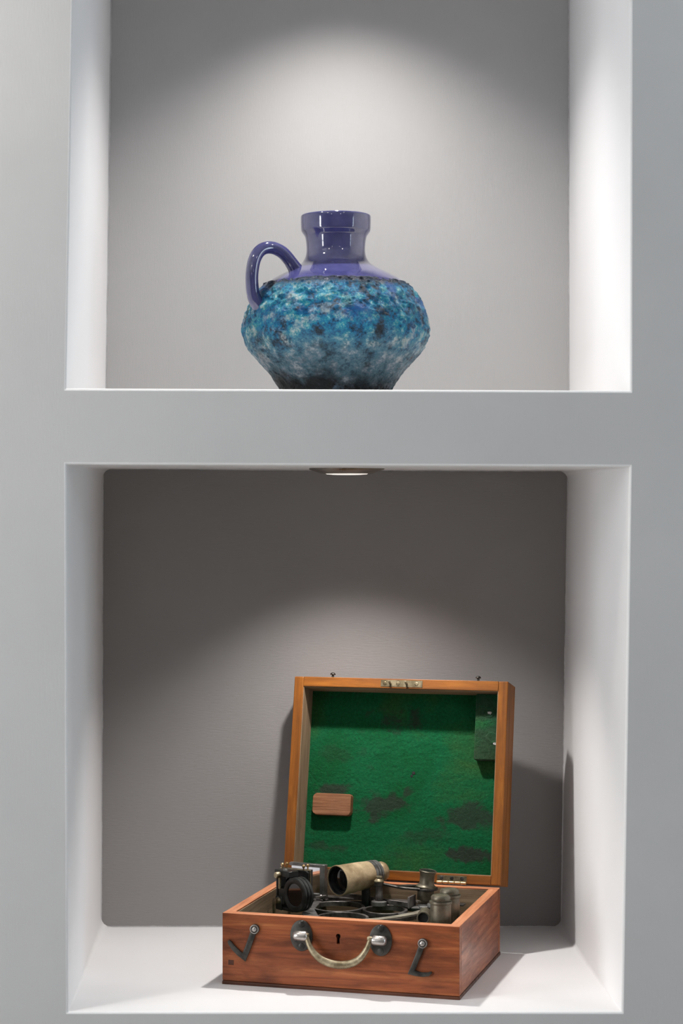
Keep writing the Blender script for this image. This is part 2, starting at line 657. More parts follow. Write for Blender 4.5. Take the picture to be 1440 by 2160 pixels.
def niche(name, cf, cb, backname, backmat):
    bm = bmesh.new()
    r0 = 5.0
    # (depth, outward offset, corner radius)
    prof = [(r0 * (1 - math.cos(math.pi / 2 * i / 5)), r0 * (1 - math.sin(math.pi / 2 * i / 5)), 2.0) for i in range(6)]
    prof += [(120, 0, 3.0), (420, 0, 6.0), (720, 0, 12.0), (880, 0, 20.0), (905, 1.5, 26), (DB + 1.0, 2.0, 30.0)]
    vs = []
    for dep, out, rad in prof:
        pts = ring_pts(lerp_corners(cf, cb, min(dep, DB)), min(dep, DB), rad, out=out)
        vs.append([bm.verts.new((p.x, dep, p.y)) for p in pts])
    for A, B in zip(vs[:-1], vs[1:]):
        n = len(A)
        for i in range(n):
            j = (i + 1) % n
            bm.faces.new((A[i], A[j], B[j], B[i]))
    bm.faces.new(vs[-1])
    bmesh.ops.recalc_face_normals(bm, faces=bm.faces)
    o = obj(name, bm, 'niche_white', smooth=35)
    tag(o, kind='structure')
    # painted back: thin skin whose hand-cut edge wavers
    pts = ring_pts(cb, DB, 17.0, 6)
    cen = sum(pts, Vector((0, 0))) / len(pts)
    dense = []
    for i in range(len(pts)):
        a, b_ = pts[i], pts[(i + 1) % len(pts)]
        m = max(1, int((b_ - a).length / 6))
        for j in range(m):
            dense.append(a.lerp(b_, j / m))
    bm = bmesh.new()
    front, back = [], []
    for p in dense:
        d = (p - cen).normalized()
        w = 1.8 + 1.3 * noise.noise(Vector((p.x * 0.012, p.y * 0.012, 3))) + 0.9 * noise.noise(Vector((p.x * 0.11, p.y * 0.11, 9)))
        q = p - d * w
        front.append(bm.verts.new((q.x, DB - 1.2, q.y)))
        back.append(bm.verts.new((q.x, DB + 0.6, q.y)))
    bm.faces.new(front)
    n = len(front)
    for i in range(n):
        j = (i + 1) % n
        bm.faces.new((front[i], front[j], back[j], back[i]))
    o2 = obj(backname, bm, backmat)
    tag(o2, kind='structure')
    return vs


def front_wall():
    bm = bmesh.new()
    fz = 0.0
    cz = ROOM_C / S
    zb, zm, zt = (ZC / S - 1200.0), (ZC / S + 178.0), (ZC / S + 1680.0)
    lo = ring_pts(LOWF, 0, 2.0, out=5.0)
    up = ring_pts(UPF, 0, 2.0, out=5.0)
    hx0, hx1 = -520.0, 830.0

    def V(x, z):
        return bm.verts.new((x, 0, z))

    def surround(ring, z0, z1):
        cen = sum(ring, Vector((0, 0))) / len(ring)
        inner = [V(p.x, p.y) for p in ring]
        outer = []
        for p in ring:
            d = p - cen
            s = 1e9
            if d.x > 0:
                s = min(s, (hx1 - cen.x) / d.x)
            elif d.x < 0:
                s = min(s, (hx0 - cen.x) / d.x)
            if d.y > 0:
                s = min(s, (z1 - cen.y) / d.y)
            elif d.y < 0:
                s = min(s, (z0 - cen.y) / d.y)
            q = cen + d * s
            outer.append(V(q.x, q.y))
        n = len(ring)
        for i in range(n):
            j = (i + 1) % n
            bm.faces.new((inner[i], inner[j], outer[j], outer[i]))
            # fill corner wedges
            a, b_ = outer[i].co, outer[j].co
            if abs(a.x - b_.x) > 1e-3 and abs(a.z - b_.z) > 1e-3:
                cx = hx1 if max(a.x, b_.x) > hx1 - 1e-3 else hx0
                czz = z1 if max(a.z, b_.z) > z1 - 1e-3 else z0
                bm.faces.new((outer[i], outer[j], V(cx, czz)))
    surround(lo, zb, zm)
    surround(up, zm, zt)
    for x0, x1, z0, z1 in ((X0 / S, hx0, fz, cz), (hx1, X1 / S, fz, cz), (hx0, hx1, fz, zb), (hx0, hx1, zt, cz)):
        bm.faces.new((V(x0, z0), V(x1, z0), V(x1, z1), V(x0, z1)))
    bmesh.ops.remove_doubles(bm, verts=bm.verts, dist=0.01)
    o = obj('wall_front', bm, 'wall_paint')
    tag(o, kind='structure')


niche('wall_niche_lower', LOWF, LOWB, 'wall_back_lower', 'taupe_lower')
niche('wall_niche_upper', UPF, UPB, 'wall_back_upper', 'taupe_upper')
front_wall()


def slab(name, x0, x1, y0, y1, z0, z1, mat):
    bm = bmesh.new()
    box(bm, x0, x1, y0, y1, z0, z1)
    return tag(obj(name, bm, mat, scale=1.0), kind='structure')


slab('floor', X0, X1, YB, 0.0, -0.1, 0.0, 'floor_wood')
slab('ceiling', X0, X1, YB, 0.0, ROOM_C, ROOM_C + 0.1, 'room_ceiling')
slab('wall_left', X0 - 0.1, X0, YB, 0.0, 0, ROOM_C, 'room_ceiling')
slab('wall_right', X1, X1 + 0.1, YB, 0.0, 0, ROOM_C, 'room_wall')
slab('wall_rear', X0, X1, YB - 0.1, YB, 0, ROOM_C, 'room_wall')

# window on the right; left one added as fill light: frame, mullions, bright panes
def window(name, loc, rz, wh, wv, mat):
    wn = empty(name, loc, rz)
    tag(wn, kind='structure')
    bm = bmesh.new()
    for a in ((-wh, -wh + 0.06, 0, wv), (wh - 0.06, wh, 0, wv), (-wh, wh, 0, 0.06), (-wh, wh, wv - 0.06, wv), (-0.025, 0.025, 0.06, wv - 0.06), (-wh + 0.06, wh - 0.06, 0.95, 1.0)):
        box(bm, a[0], a[1], 0.0, 0.05, a[2], a[3], 0.004)
    obj('window_frame', bm, 'room_ceiling', wn, 1.0)
    for (x0, x1) in ((-wh + 0.06, -0.025), (0.025, wh - 0.06)):
        for (z0, z1) in ((0.06, 0.95), (1.0, wv - 0.06)):
            bm = bmesh.new()
            box(bm, x0, x1, 0.005, 0.012, z0, z1)
            obj('window_pane', bm, mat, wn, 1.0)


window('window_1', (X0, -1.05, 0.75), -math.pi / 2, 0.55, 1.5, 'window_daylight')  # added source, brightens the wall's left side and the right reveals
window('window_2', (X1, -1.1, 0.75), math.pi / 2, 0.45, 1.5, 'window_skylight')


# ------------------------------------------------------------------ lamps
def downlight(name, loc, label, power, size, blend, color, aim, group=None, scale=1.0, radius=0.012, drop=0.02):
    t = empty(name, loc, 0, label, 'lamp', group)
    bm = bmesh.new()
    lathe(bm, [(88, 0.0), (88.5, -2.5), (86, -4.5), (74, -8.5), (62, -13), (57, -14), (54, -12.5), (53, -7), (53, 0)], 64, close=True)
    obj('bezel', bm, 'nickel', t, S * scale, 40)
    bm = bmesh.new()
    lathe(bm, [(0, -16.5), (30, -16.2), (47, -15.0), (52.5, -12.0), (52.5, -5), (0, -5)], 48)
    obj('lamp_lens', bm, 'lamp_face', t, S * scale, 40)
    l = spot('lamp_beam', Vector(loc) + Vector((0, 0, -drop)), aim, power, size, blend, radius, color)
    l.parent = t
    l.location = (0, 0, -drop)
    return t


WARM = (1.0, 0.955, 0.92)
zl = ZC + 100 * S
LDEP = 480.0
lx = 168 * S
downlight('downlight', (lx, LDEP * S, ZC + 103.3 * S), 'round nickel downlight in the soffit above the open sextant box',
          P_NICHE_LOW, 108, 0.85, WARM, (lx + 0.02, LDEP * S + 0.05, ZC - 0.45))
downlight('downlight', (lx, LDEP * S, ZC + (V0 - zu_top) * S), 'round nickel downlight in the ceiling of the vase niche',
          P_NICHE_UP, 106, 1.0, WARM, (lx, LDEP * S + 0.03, ZC + 0.15))
# ceiling lamps of the room, plus one added fill spot
downlight('ceiling_downlight', (-0.50, -0.13, ROOM_C), 'ceiling downlight close to the wall beside the niches, warm beam', P_WASH_L, 120, 0.9,
          (1, 0.93, 0.85), (-0.50, -0.05, 0), scale=1.0)
downlight('ceiling_downlight', (0.62, -0.13, ROOM_C), 'ceiling downlight close to the wall over the niche opening, cool beam', P_WASH_R, 120, 0.9,
          (0.93, 0.97, 1.0), (0.55, -0.05, 0), scale=1.0)
downlight('ceiling_spotlight', (-0.62, -0.32, ROOM_C), 'ceiling spotlight turned towards the wall and the vase niche', P_ACCENT, 100, 1.0,
          (1, 0.94, 0.87), (-0.4, -0.06, 1.5), radius=0.05)  # extra lamp added to lift the left part of the wall
for i, (x, y) in enumerate(((-0.9, -1.6), (0.9, -1.6), (-0.9, -3.2), (0.9, -3.2))):
    downlight('ceiling_downlight', (x, y, ROOM_C), 'ceiling downlight out in the room, away from the niche wall', P_ROOM, 165, 1.0,
              (1, 0.97, 0.94), (x, y + 0.45, 0), 'room ceiling downlights', radius=0.03)

# ------------------------------------------------------------------ vase
VK = K(430)
VS = VK * S                     # metres per photo pixel at the vase
v_base = V0 - 259.5 / VK        # photo v of the vase foot (hidden by the shelf edge)
vase = empty('vase', (((708 - U0) * VK) * S, 430 * S, ZC + 259.5 * S), 0,
             'squat blue ceramic jug vase with cobalt neck, handle and rough turquoise lava glaze', 'vase')


def zz(v):
    return v_base - v


neck_prof = [(62, 458), (66, 456), (70, 454.2), (73, 455.5), (74, 459), (74, 470), (73.5, 482), (72.5, 488), (69, 493.5), (65.5, 499), (63.5, 507),
             (62.3, 518), (62, 528), (63.2, 538), (66.5, 547), (73, 556), (82, 562.5), (94, 569), (108, 576), (122, 583), (135, 590.5), (148, 599), (152, 604)]
inner = [(58, 470), (56, 500), (54, 530)]
bm = bmesh.new()
pr = catmull([(r, 0, zz(v)) for r, v in neck_prof], 4)
pts = [(r, zz(v)) for r, v in inner[::-1]] + [(p.x, p.z) for p in pr]
lathe(bm, pts, 128)
obj('neck', bm, 'cobalt_glaze', vase, VS, 60)

body_prof = [(139, 596), (149, 600.5), (156, 605.5), (163, 612), (172, 624), (180, 638), (187.5, 654), (193, 670), (196, 687), (196.5, 700),
             (193, 716), (186, 732), (176, 748), (163, 763), (150, 777), (138, 791), (127, 806), (119, 820), (114, 832), (111, v_base - 2), (108, v_base)]
pr = catmull([(r, 0, zz(v)) for r, v in body_prof], 9)
nU = 360
bm = bmesh.new()
rings = []
for i, p in enumerate(pr):
    ring = []
    f = i / (len(pr) - 1)
    amp = min(1.0, f / 0.06) * min(1.0, (1 - f) / 0.04)
    for j in range(nU):
        a = 2 * math.pi * j / nU
        d = Vector((math.cos(a), math.sin(a), 0))
        q = Vector((p.x * d.x, p.x * d.y, p.z))
        h = 0.0
        s_ = 0.035
        for o_, am in ((1, 3.2), (2.2, 2.3), (4.6, 1.7), (9.5, 1.1)):
            h += am * noise.noise(q * s_ * o_ + Vector((o_ * 7, 3, 1)))
        rid = 1 - abs(noise.noise(q * 0.045 + Vector((40, 2, 9)))) * 2
        h += 2.2 * max(0, rid - 0.6) * 2
        h += (1 - min(1.0, f / 0.05)) * 1.2 + (2.4 * math.exp(-((f - 0.045) / 0.03) ** 2)) * (0.6 + noise.noise(q * 0.12))
        q = q + d * h * (0.35 + 0.65 * amp) + Vector((0, 0, h * 0.3 * amp))
        ring.append(bm.verts.new(q))
    rings.append(ring)
for A, B in zip(rings[:-1], rings[1:]):
    for j in range(nU):
        k_ = (j + 1) % nU
        bm.faces.new((A[j], A[k_], B[k_], B[j]))
c = bm.verts.new((0, 0, 0))
for j in range(nU):
    bm.faces.new((rings[-1][j], rings[-1][(j + 1) % nU], c))
obj('body', bm, 'lava_glaze', vase, VS, 80)

ang = math.radians(28)
hp = [(640, 590), (622, 572), (608, 553), (592, 538), (571, 531.5), (551, 538), (538, 558), (532.5, 588), (533, 618), (538, 640), (552, 660)]
hpts = []
for u, v in hp:
    r = (708 - u) / math.cos(ang)
    hpts.append((-r * math.cos(ang), -r * math.sin(ang), zz(v)))
pp = catmull(hpts, 8)
n = len(pp)
rad = []
for i in range(n):
    f = i / (n - 1)
    rad.append(13.2 + 3.2 * max(0, 1 - f / 0.18) + 2.5 * max(0, (f - 0.85) / 0.15))
bm = bmesh.new()
tube(bm, pp, rad, 24, 1.1, (math.sin(ang), -math.cos(ang), 0))
obj('handle', bm, 'cobalt_glaze', vase, VS, 60)

# ------------------------------------------------------------------ sextant box
FLX, FLD, ZFLOOR = -118.0, 260.0, -1057.0
TH = math.atan2(155.6, 516.0)
BW, BD, BH, TW = 539.0, 480.0, 161.0, 24.0
E1 = Vector((math.cos(TH), -math.sin(TH), 0))
E2 = Vector((math.sin(TH), math.cos(TH), 0))
BLOC = (FLX * S, FLD * S, ZC + ZFLOOR * S)


def ray(u, v):
    """box-local photo ray as A + k * B"""
    def loc(X, Dp, Z):
        r = Vector((X - FLX, Dp - FLD, 0))
        return Vector((r.dot(E1), r.dot(E2), Z - ZFLOOR))
    A = loc(0, -DCAM, 0)
    B = loc((u - U0), -DCAM + DCAM, (V0 - v)) - loc(0, -DCAM, 0)
    return A, B


def hit(u, v, axis, val):
    A, B = ray(u, v)
    k = (val - A[axis]) / B[axis]
    return A + B * k


sbox = empty('sextant_box', BLOC, -TH, 'open mahogany case with brass carrying handle and green felt inside its raised lid', 'box')

# front panel with a real keyhole
bm = bmesh.new()
box(bm, 0, BW, 0, TW, 10, BH, 1.6)
fp = obj('front_panel', bm, 'mahogany_X', sbox, S)
kh = hit(713, 1975, 1, 0)
bm = bmesh.new()
poly = ellipse_poly(kh.x, kh.z, 5.4, 5.4, 20, math.radians(-55), math.radians(235)) + [(kh.x - 3.4, kh.z - 17), (kh.x + 3.4, kh.z - 17)]
t = bmesh.new()
prism(t, [(x, z) for x, z in poly], -5, 16)
bmesh.ops.transform(t, matrix=Matrix(((1, 0, 0, 0), (0, 0, 1, 0), (0, 1, 0, 0), (0, 0, 0, 1))), verts=t.verts)
merge(bm, t)
cut = obj('keyhole_cut', bm, 'shadow_black', sbox, S)
md = fp.modifiers.new('keyhole', 'BOOLEAN')
md.operation = 'DIFFERENCE'
md.object = cut
md.solver = 'EXACT'
bpy.context.view_layer.update()
dg = bpy.context.evaluated_depsgraph_get()
me = bpy.data.meshes.new_from_object(fp.evaluated_get(dg))
fp.modifiers.clear()
fp.data = me
bpy.data.objects.remove(cut, do_unlink=True)
bm = bmesh.new()
box(bm, kh.x - 9, kh.x + 9, 14.5, 15.8, kh.z - 19, kh.z + 9)
obj('lock_plate', bm, 'shadow_black', sbox)

bm = bmesh.new()
box(bm, 0, BW, BD - TW, BD, 10, BH, 1.6)
obj('back_panel', bm, 'mahogany_X', sbox)
for x0 in (0, BW - TW):
    bm = bmesh.new()
    box(bm, x0 + 0.3, x0 + TW - 0.3, TW, BD - TW, 10, BH - 0.2, 1.4)
    obj('side_panel', bm, 'mahogany_Y', sbox)
bm = bmesh.new()
box(bm, -1.0, BW + 1.0, -1.0, BD + 1.0, 0, 9.4, 2.5)
obj('bottom_panel', bm, 'mahogany_dark', sbox)
# raw interior lining
for (x0, x1, y0, y1, ax) in ((TW, BW - TW, TW, TW + 2, 'X'), (TW, BW - TW, BD - TW - 2, BD - TW, 'X'), (TW, TW + 2, TW + 2, BD - TW - 2, 'Y'), (BW - TW - 2, BW - TW, TW + 2, BD - TW - 2, 'Y')):
    bm = bmesh.new()
    box(bm, x0, x1, y0, y1, 9.4, BH - 3, 0.4, 1)
    obj('lining', bm, 'raw_wood_' + ax, sbox)
bm = bmesh.new()
box(bm, TW + 2, BW - TW - 2, TW + 2, BD - TW - 2, 9.4, 13)
obj('lining', bm, 'green_felt', sbox)

# the top edges of the four panels get a paler wood
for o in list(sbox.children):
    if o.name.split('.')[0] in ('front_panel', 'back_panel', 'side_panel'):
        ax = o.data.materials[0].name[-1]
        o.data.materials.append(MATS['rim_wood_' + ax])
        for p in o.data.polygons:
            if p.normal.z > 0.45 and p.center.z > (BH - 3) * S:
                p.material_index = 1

# square dowels let into the front corner joints
for (u, v) in ((487, 2030),):
    h = hit(u, v, 1, 0)
    bm = bmesh.new()
    box(bm, h.x - 6.5, h.x + 6.5, -0.7, 6, h.z - 5.5, h.z + 5.5, 0.6, 1)
    obj('dowel', bm, 'mahogany_dark', sbox)


def on_front(x, z, y=0.0):
    """local z axis comes out of the front panel"""
    return axis_matrix((x, y, z), (0, -1, 0), (0, 0, 1))


# oval handle plates, knuckles, screws
for (u, v, su) in ((636, 1973, 1), (803, 1983, -1)):
    h = hit(u, v, 1, 0)
    bm = bmesh.new()
    prism(bm, ellipse_poly(0, 0, 25.5, 34.5, 40), 0, 4.0, on_front(h.x, h.z), 1.5)
    pl = obj('handle_plate', bm, 'iron_dark', sbox, S, 40)
    pl['label'] = 'dark oval handle plate'
    bm = bmesh.new()
    kx = h.x + su * 6
    zk = h.z + 1.5
    # knuckle: a rounded socket that the bail pivots in
    lathe(bm, [(0, -20), (7, -19), (10.5, -15), (11, -6), (11, 8), (9.5, 12), (7, 14), (0, 14)], 24,
          axis_matrix((kx - su * 2, -13, zk), (su, 0, 0), (0, 0, 1)))
    box(bm, kx - 13, kx + 9, -13, -2.5, zk - 9, zk + 8, 3)
    obj('knuckle', bm, 'steel_worn', pl, S, 50)
    for dz in (25.5, -23.5):
        bm = bmesh.new()
        screw_head(bm, on_front(h.x + 0.5, h.z + dz, -3.9), 7.5, 2.2, 1.4)
        obj('screw', bm, 'iron_dark', pl, S, 40)

# the swinging bail
bp = [(645, 1973), (648, 1981), (654, 1995), (664, 2010), (680, 2023), (700, 2031), (722, 2034), (745, 2030), (762, 2019), (773, 2003), (778, 1990), (781, 1980)]
pth = []
for i, (u, v) in enumerate(bp):
    f = i / (len(bp) - 1)
    h = hit(u, v, 1, -15.0)
    pth.append((h.x, -14.5 - 8 * math.sin(math.pi * f), h.z))
pth = catmull(pth, 5)
n = len(pth)
rad = [5.2 + 3.8 * math.sin(math.pi * i / (n - 1)) ** 2 for i in range(n)]
bm = bmesh.new()
tube(bm, pth, rad, 14, 0.75, (0, 1, 0))
for e in (pth[0], pth[-1]):
    box(bm, e[0] - 6.5, e[0] + 6.5, e[1] - 6, e[1] + 6, e[2] - 3, e[2] + 4.5, 1.5)
hd = obj('handle', bm, 'brass_worn', sbox, S, 50)
hd['label'] = 'worn brass bail handle'


# swinging hooks
def hook(px, widths, label):
    ps = [hit(u, v, 1, 0) for u, v in px]
    bm = bmesh.new()
    prism(bm, ribbon_poly([(-p.x, p.z) for p in ps], widths), 1.2, 6.0,
          Matrix(((-1, 0, 0, 0), (0, 0, -1, 0), (0, 1, 0, 0), (0, 0, 0, 1))), 0.8)
    lathe(bm, [(0, 7), (9, 6.6), (10.5, 5), (10.5, 0.0), (0, 0.0)], 24, on_front(ps[0].x, ps[0].z))
    o = obj('hook', bm, 'iron_dark', sbox, S, 30)
    o['label'] = label
    bm = bmesh.new()
    lathe(bm, [(10.2, 6.8), (10.2, 8.2), (8, 8.4), (7.6, 7.4)], 24, on_front(ps[0].x, ps[0].z), close=True)
    obj('washer', bm, 'steel_worn', o, S, 40)
    bm = bmesh.new()
    screw_head(bm, on_front(ps[0].x - 0.5, ps[0].z, -6.8), 6.2, 4.5, 0.3)
    obj('screw', bm, 'steel_worn', o, S, 40)


hook([(538, 1959), (532, 1975), (525, 1995), (516, 2018), (505, 2010), (494, 1999), (486, 1988), (483, 1983)], [14, 13, 13, 13, 12, 11, 9.5, 5], 'dark iron hook hanging in a V')
hook([(892, 1989), (888, 2000), (881, 2018), (874, 2036), (868, 2050), (880, 2053), (893, 2055), (904, 2054), (911, 2050)], [14, 12.5, 11.5, 11.5, 11.5, 10.5, 9.5, 8, 4], 'dark iron hook hanging in an L')

# ------------------------------------------------------------------ the raised lid
PHI = math.radians(78)
LH, LT, LW = 492.0, 100.0, BW + 2.0
LRIM = 24.0
bm = bmesh.new()
box(bm, 0, LW, 2, LH, -LT, -LT + 11, 2.2)
lid = obj('lid', bm, 'lid_wood_Y', sbox)
lid['label'] = 'raised wooden lid, its top board'
lid.location = (-1 * S, BD * S, (BH + 2.5) * S)
lid.rotation_euler = (PHI, 0, 0)
bpy.context.view_layer.update()
ML = Matrix.Translation((-1, BD, BH + 2.5)) @ Matrix.Rotation(PHI, 4, 'X')
MLI = ML.inverted()


def hitlid(u, v, zval):
    A, B = ray(u, v)
    A2 = MLI @ A
    B2 = (MLI.to_3x3()) @ B
    k = (zval - A2.z) / B2.z
    return A2 + B2 * k


for (x0, x1, y0, y1, ax) in ((0, LRIM, 2, LH, 'Y'), (LW - LRIM, LW, 2, LH, 'Y'), (LRIM, LW - LRIM, LH - LRIM, LH, 'X'), (LRIM, LW - LRIM, 2, LRIM, 'X')):
    bm = bmesh.new()
    box(bm, x0, x1, y0, y1, -LT + 11, 0, 2.4 if ax == 'Y' else 1.2)
    obj('rail', bm, 'lid_wood_' + ax, lid)
for (x0, x1, y0, y1, ax) in ((LRIM, LRIM + 1.5, LRIM, LH - LRIM, 'Y'), (LW - LRIM - 1.5, LW - LRIM, LRIM, LH - LRIM, 'Y'), (LRIM + 1.5, LW - LRIM - 1.5, LH - LRIM - 1.5, LH - LRIM, 'X'), (LRIM + 1.5, LW - LRIM - 1.5, LRIM, LRIM + 1.5, 'X')):
    bm = bmesh.new()
    box(bm, x0, x1, y0, y1, -LT + 11, -3.0)
    obj('lining', bm, 'raw_wood_' + ax, lid)

# felt lining with a soft, uneven nap
FZ = -LT + 14
bm = bmesh.new()
nx, ny = 110, 100
g = []
x0, x1, y0, y1 = LRIM + 1.6, LW - LRIM - 1.6, LRIM + 1.6, LH - LRIM - 1.6
for j in range(ny + 1):
    row = []
    for i in range(nx + 1):
        x = x0 + (x1 - x0) * i / nx
        y = y0 + (y1 - y0) * j / ny
        h = 1.2 * noise.noise(Vector((x * 0.02, y * 0.03, 1))) + 0.7 * noise.noise(Vector((x * 0.08, y * 0.1, 5))) + 0.5 * noise.noise(Vector((x * 0.25, y * 0.25, 8)))
        row.append(bm.verts.new((x, y, FZ + h)))
    g.append(row)
for j in range(ny):
    for i in range(nx):
        bm.faces.new((g[j][i], g[j][i + 1], g[j + 1][i + 1], g[j + 1][i]))
fo = obj('felt_lining', bm, 'green_felt', lid, S, 60)
fo['label'] = 'worn green felt lining'
# worn, grubby areas of the felt (stains with a shape of their own)
ntf = MATS['green_felt'].node_tree
bf = ntf.nodes['Principled BSDF']
src = bf.inputs['Base Color'].links[0].from_socket
tcf = ntf.nodes.new('ShaderNodeTexCoord')
wn1 = noise_tex(ntf, tcf.outputs['Object'], 38, 7, 0.66, 0.4)
for (u, v_, ru, rv, amt) in ((840, 1520, 62, 26, 0.8), (800, 1700, 85, 30, 0.9), (985, 1725, 75, 30, 0.85), (1000, 1803, 52, 14, 1.0),
                             (700, 1664, 42, 12, 0.9), (690, 1788, 60, 12, 0.6), (720, 1590, 50, 22, 0.25), (900, 1760, 60, 18, 0.45), (858, 1672, 14, 14, 0.8)):
    h = hitlid(u, v_, FZ) * S
    mp = ntf.nodes.new('ShaderNodeMapping')
    mp.vector_type = 'POINT'
    sxx, syy = 1 / (ru * 1.2 * S), 1 / (rv * 1.25 * S)
    mp.inputs['Scale'].default_value = (sxx, syy, 0)
    mp.inputs['Location'].default_value = (-h.x * sxx, -h.y * syy, 0)
    ntf.links.new(tcf.outputs['Object'], mp.inputs[0])
    ln = ntf.nodes.new('ShaderNodeVectorMath')
    ln.operation = 'LENGTH'
    ntf.links.new(mp.outputs[0], ln.inputs[0])
    ad_ = N(ntf, 'ShaderNodeMath', operation='MULTIPLY_ADD')
    ntf.links.new(wn1, ad_.inputs[0])
    ad_.inputs[1].default_value = 4.4
    ad_.inputs[2].default_value = -2.1
    sm = N(ntf, 'ShaderNodeMath', operation='ADD')
    ntf.links.new(ln.outputs['Value'], sm.inputs[0])
    ntf.links.new(ad_.outputs[0], sm.inputs[1])
    f_ = ramp(ntf, sm.outputs[0], [(0.45, (amt * 0.85,) * 3), (1.0, (0, 0, 0))])
    src = mixc(ntf, f_, src, (0.030, 0.031, 0.027))
ntf.links.new(src, bf.inputs['Base Color'])
for (u, v, r) in ((872, 1631, 4.5), (868, 1637, 3.5)):      # moth holes
    h = hitlid(u, v, FZ)
    bm = bmesh.new()
    lathe(bm, [(0, FZ + 1.5), (r * 0.8, FZ + 1.3), (r, FZ)], 10, Matrix.Translation((h.x, h.y, 0)))
    obj('moth_hole', bm, 'shadow_black', lid)

# bare wooden block on the felt
a = hitlid(660, 1672, FZ + 24)
c = hitlid(738, 1721, FZ + 24)
bm = bmesh.new()
t = bmesh.new()
w, h_ = (c.x - a.x), (a.y - c.y)
ch = 9
poly = [(ch, 0), (w - ch, 0), (w - 3, 3), (w, ch), (w, h_ - ch * 0.5), (w - 4, h_), (ch, h_), (3, h_ - 4), (0, h_ - ch), (0, ch), (3, 4)]
prism(bm, [(a.x + x, c.y + y) for x, y in poly], FZ - 1, FZ + 24, None, 1.5)
wb = obj('wooden_block', bm, 'block_wood', lid)
wb['label'] = 'bare wooden block on the felt'

# felt-covered block in the upper corner
a = hitlid(1004, 1462, FZ + 34)
c = hitlid(1052, 1604, FZ + 34)
bm = bmesh.new()
fbx1 = LW - LRIM - 1.8
box(bm, a.x, fbx1, c.y, LH - LRIM - 2, FZ - 1, FZ + 34, 3, 3)
fb = obj('felt_block', bm, 'worn_felt', lid, S, 50)
fb['label'] = 'felt covered corner block'
for (u, v) in ((1031, 1502), (1037, 1557)):
    h = hitlid(u, v, FZ + 34)
    bm = bmesh.new()
    lathe(bm, [(0, 1.2), (8, 1.0), (11, 2.2), (14, 1.6), (16, 0)], 24, Matrix.Translation((min(h.x, fbx1 - 17), h.y, FZ + 33.8)))
    obj('worn_spot', bm, 'worn_felt', fb, S, 40)
    bm = bmesh.new()
    t = bmesh.new()
    cx_, cy_ = min(h.x, fbx1 - 17) + (2 if v < 1530 else 9), h.y + (-2 if v < 1530 else -14)
    poly = []
    for i in range(14):
        a_ = 2 * math.pi * i / 14
        rr = 6.0 * (0.65 + 0.7 * abs(noise.noise(Vector((i * 1.7, v, 2)))))
        poly.append((cx_ + rr * 1.25 * math.cos(a_), cy_ + rr * 0.75 * math.sin(a_)))
    prism(bm, poly, FZ + 33, FZ + 36.2)
    obj('bare_patch', bm, 'fluff', fb)

# lock strike plate on the top rail with prongs and three screws
a = hitlid(803, 1443, 0)
c = hitlid(890, 1459, 0)
ym = LH - LRIM / 2
bm = bmesh.new()
box(bm, a.x, c.x, ym - 8.5, ym + 8.5, -2, 1.0, 0.4, 1)
sp = obj('strike_plate', bm, 'plate_brass', lid)
for f in (0.10, 0.42, 0.86):
    bm = bmesh.new()
    screw_head(bm, Matrix.Translation((a.x + (c.x - a.x) * f, ym, 0.9)), 5.2, 0.9, 0.9 + f)
    obj('screw', bm, 'plate_brass', sp, S, 40)
for f in (0.23, 0.62):
    x = a.x + (c.x - a.x) * f
    bm = bmesh.new()
    tube(bm, catmull([(x, ym, 0.5), (x, ym, 7), (x, ym + 1.5, 11), (x, ym + 4.5, 13)], 4), 2.6, 10)
    obj('prong', bm, 'brass_worn', sp, S, 40)

# two studs for the hooks on the lid edge
for (u, v) in ((702, 1424), (1008, 1438)):
    A, B = ray(u, v)
    A2, B2 = MLI @ A, MLI.to_3x3() @ B
    h = hitlid(u, v, -16)
    bm = bmesh.new()
    lathe(bm, [(0, 14), (3.5, 13.4), (6.2, 11.2), (7, 9.0), (6.6, 8.2), (3.0, 7.8), (2.9, -1), (0, -1)], 20,
          axis_matrix((h.x, LH, -16), (0, 1, 0), (0, 0, 1)))
    obj('stud', bm, 'iron_dark', lid, S, 40)

# hinges
for cx in (hit(953, 1860, 1, BD).x, BW - hit(953, 1860, 1, BD).x):
    bm = bmesh.new()
    box(bm, cx - 36, cx + 36, 6, 20, -1.5, 0.9, 0.3, 1)
    hg = obj('hinge', bm, 'plate_brass', lid)
    bm = bmesh.new()
    for i in range(5):
        xa = cx - 36 + i * 14.6
        lathe(bm, [(0, 0), (3.6, 0.2), (3.8, 1), (3.8, 13.0), (3.6, 13.8), (0, 14)], 16, axis_matrix((xa, 3.0, 3.2), (1, 0, 0)))
    obj('hinge_barrel', bm, 'brass_bright', hg, S, 40)
    for dx in (-25, 0, 25):
        bm = bmesh.new()
        screw_head(bm, Matrix.Translation((cx + dx, 13.5, 0.8)), 5.0, 0.8, 1.2 + dx * 0.03)
        obj('screw', bm, 'iron_dark', hg, S, 40)

# ------------------------------------------------------------------ the sextant
sx = empty('sextant', BLOC, -TH, 'dark metal sextant with brass telescope and round shade glasses lying in the mahogany case', 'sextant')
FT, FB_ = 122.0, 111.0          # frame top and underside
AP = Vector((108, 430))
RA = 288.0


def flat_ring(bm, cx, cy, r_in, r_out, z0, z1, n=56):
    lathe(bm, [(r_in, z0), (r_out, z0), (r_out, z1 - 0.8), (r_out - 0.8, z1), (r_in + 0.8, z1), (r_in, z1 - 0.8)], n, Matrix.Translation((cx, cy, 0)), close=True)


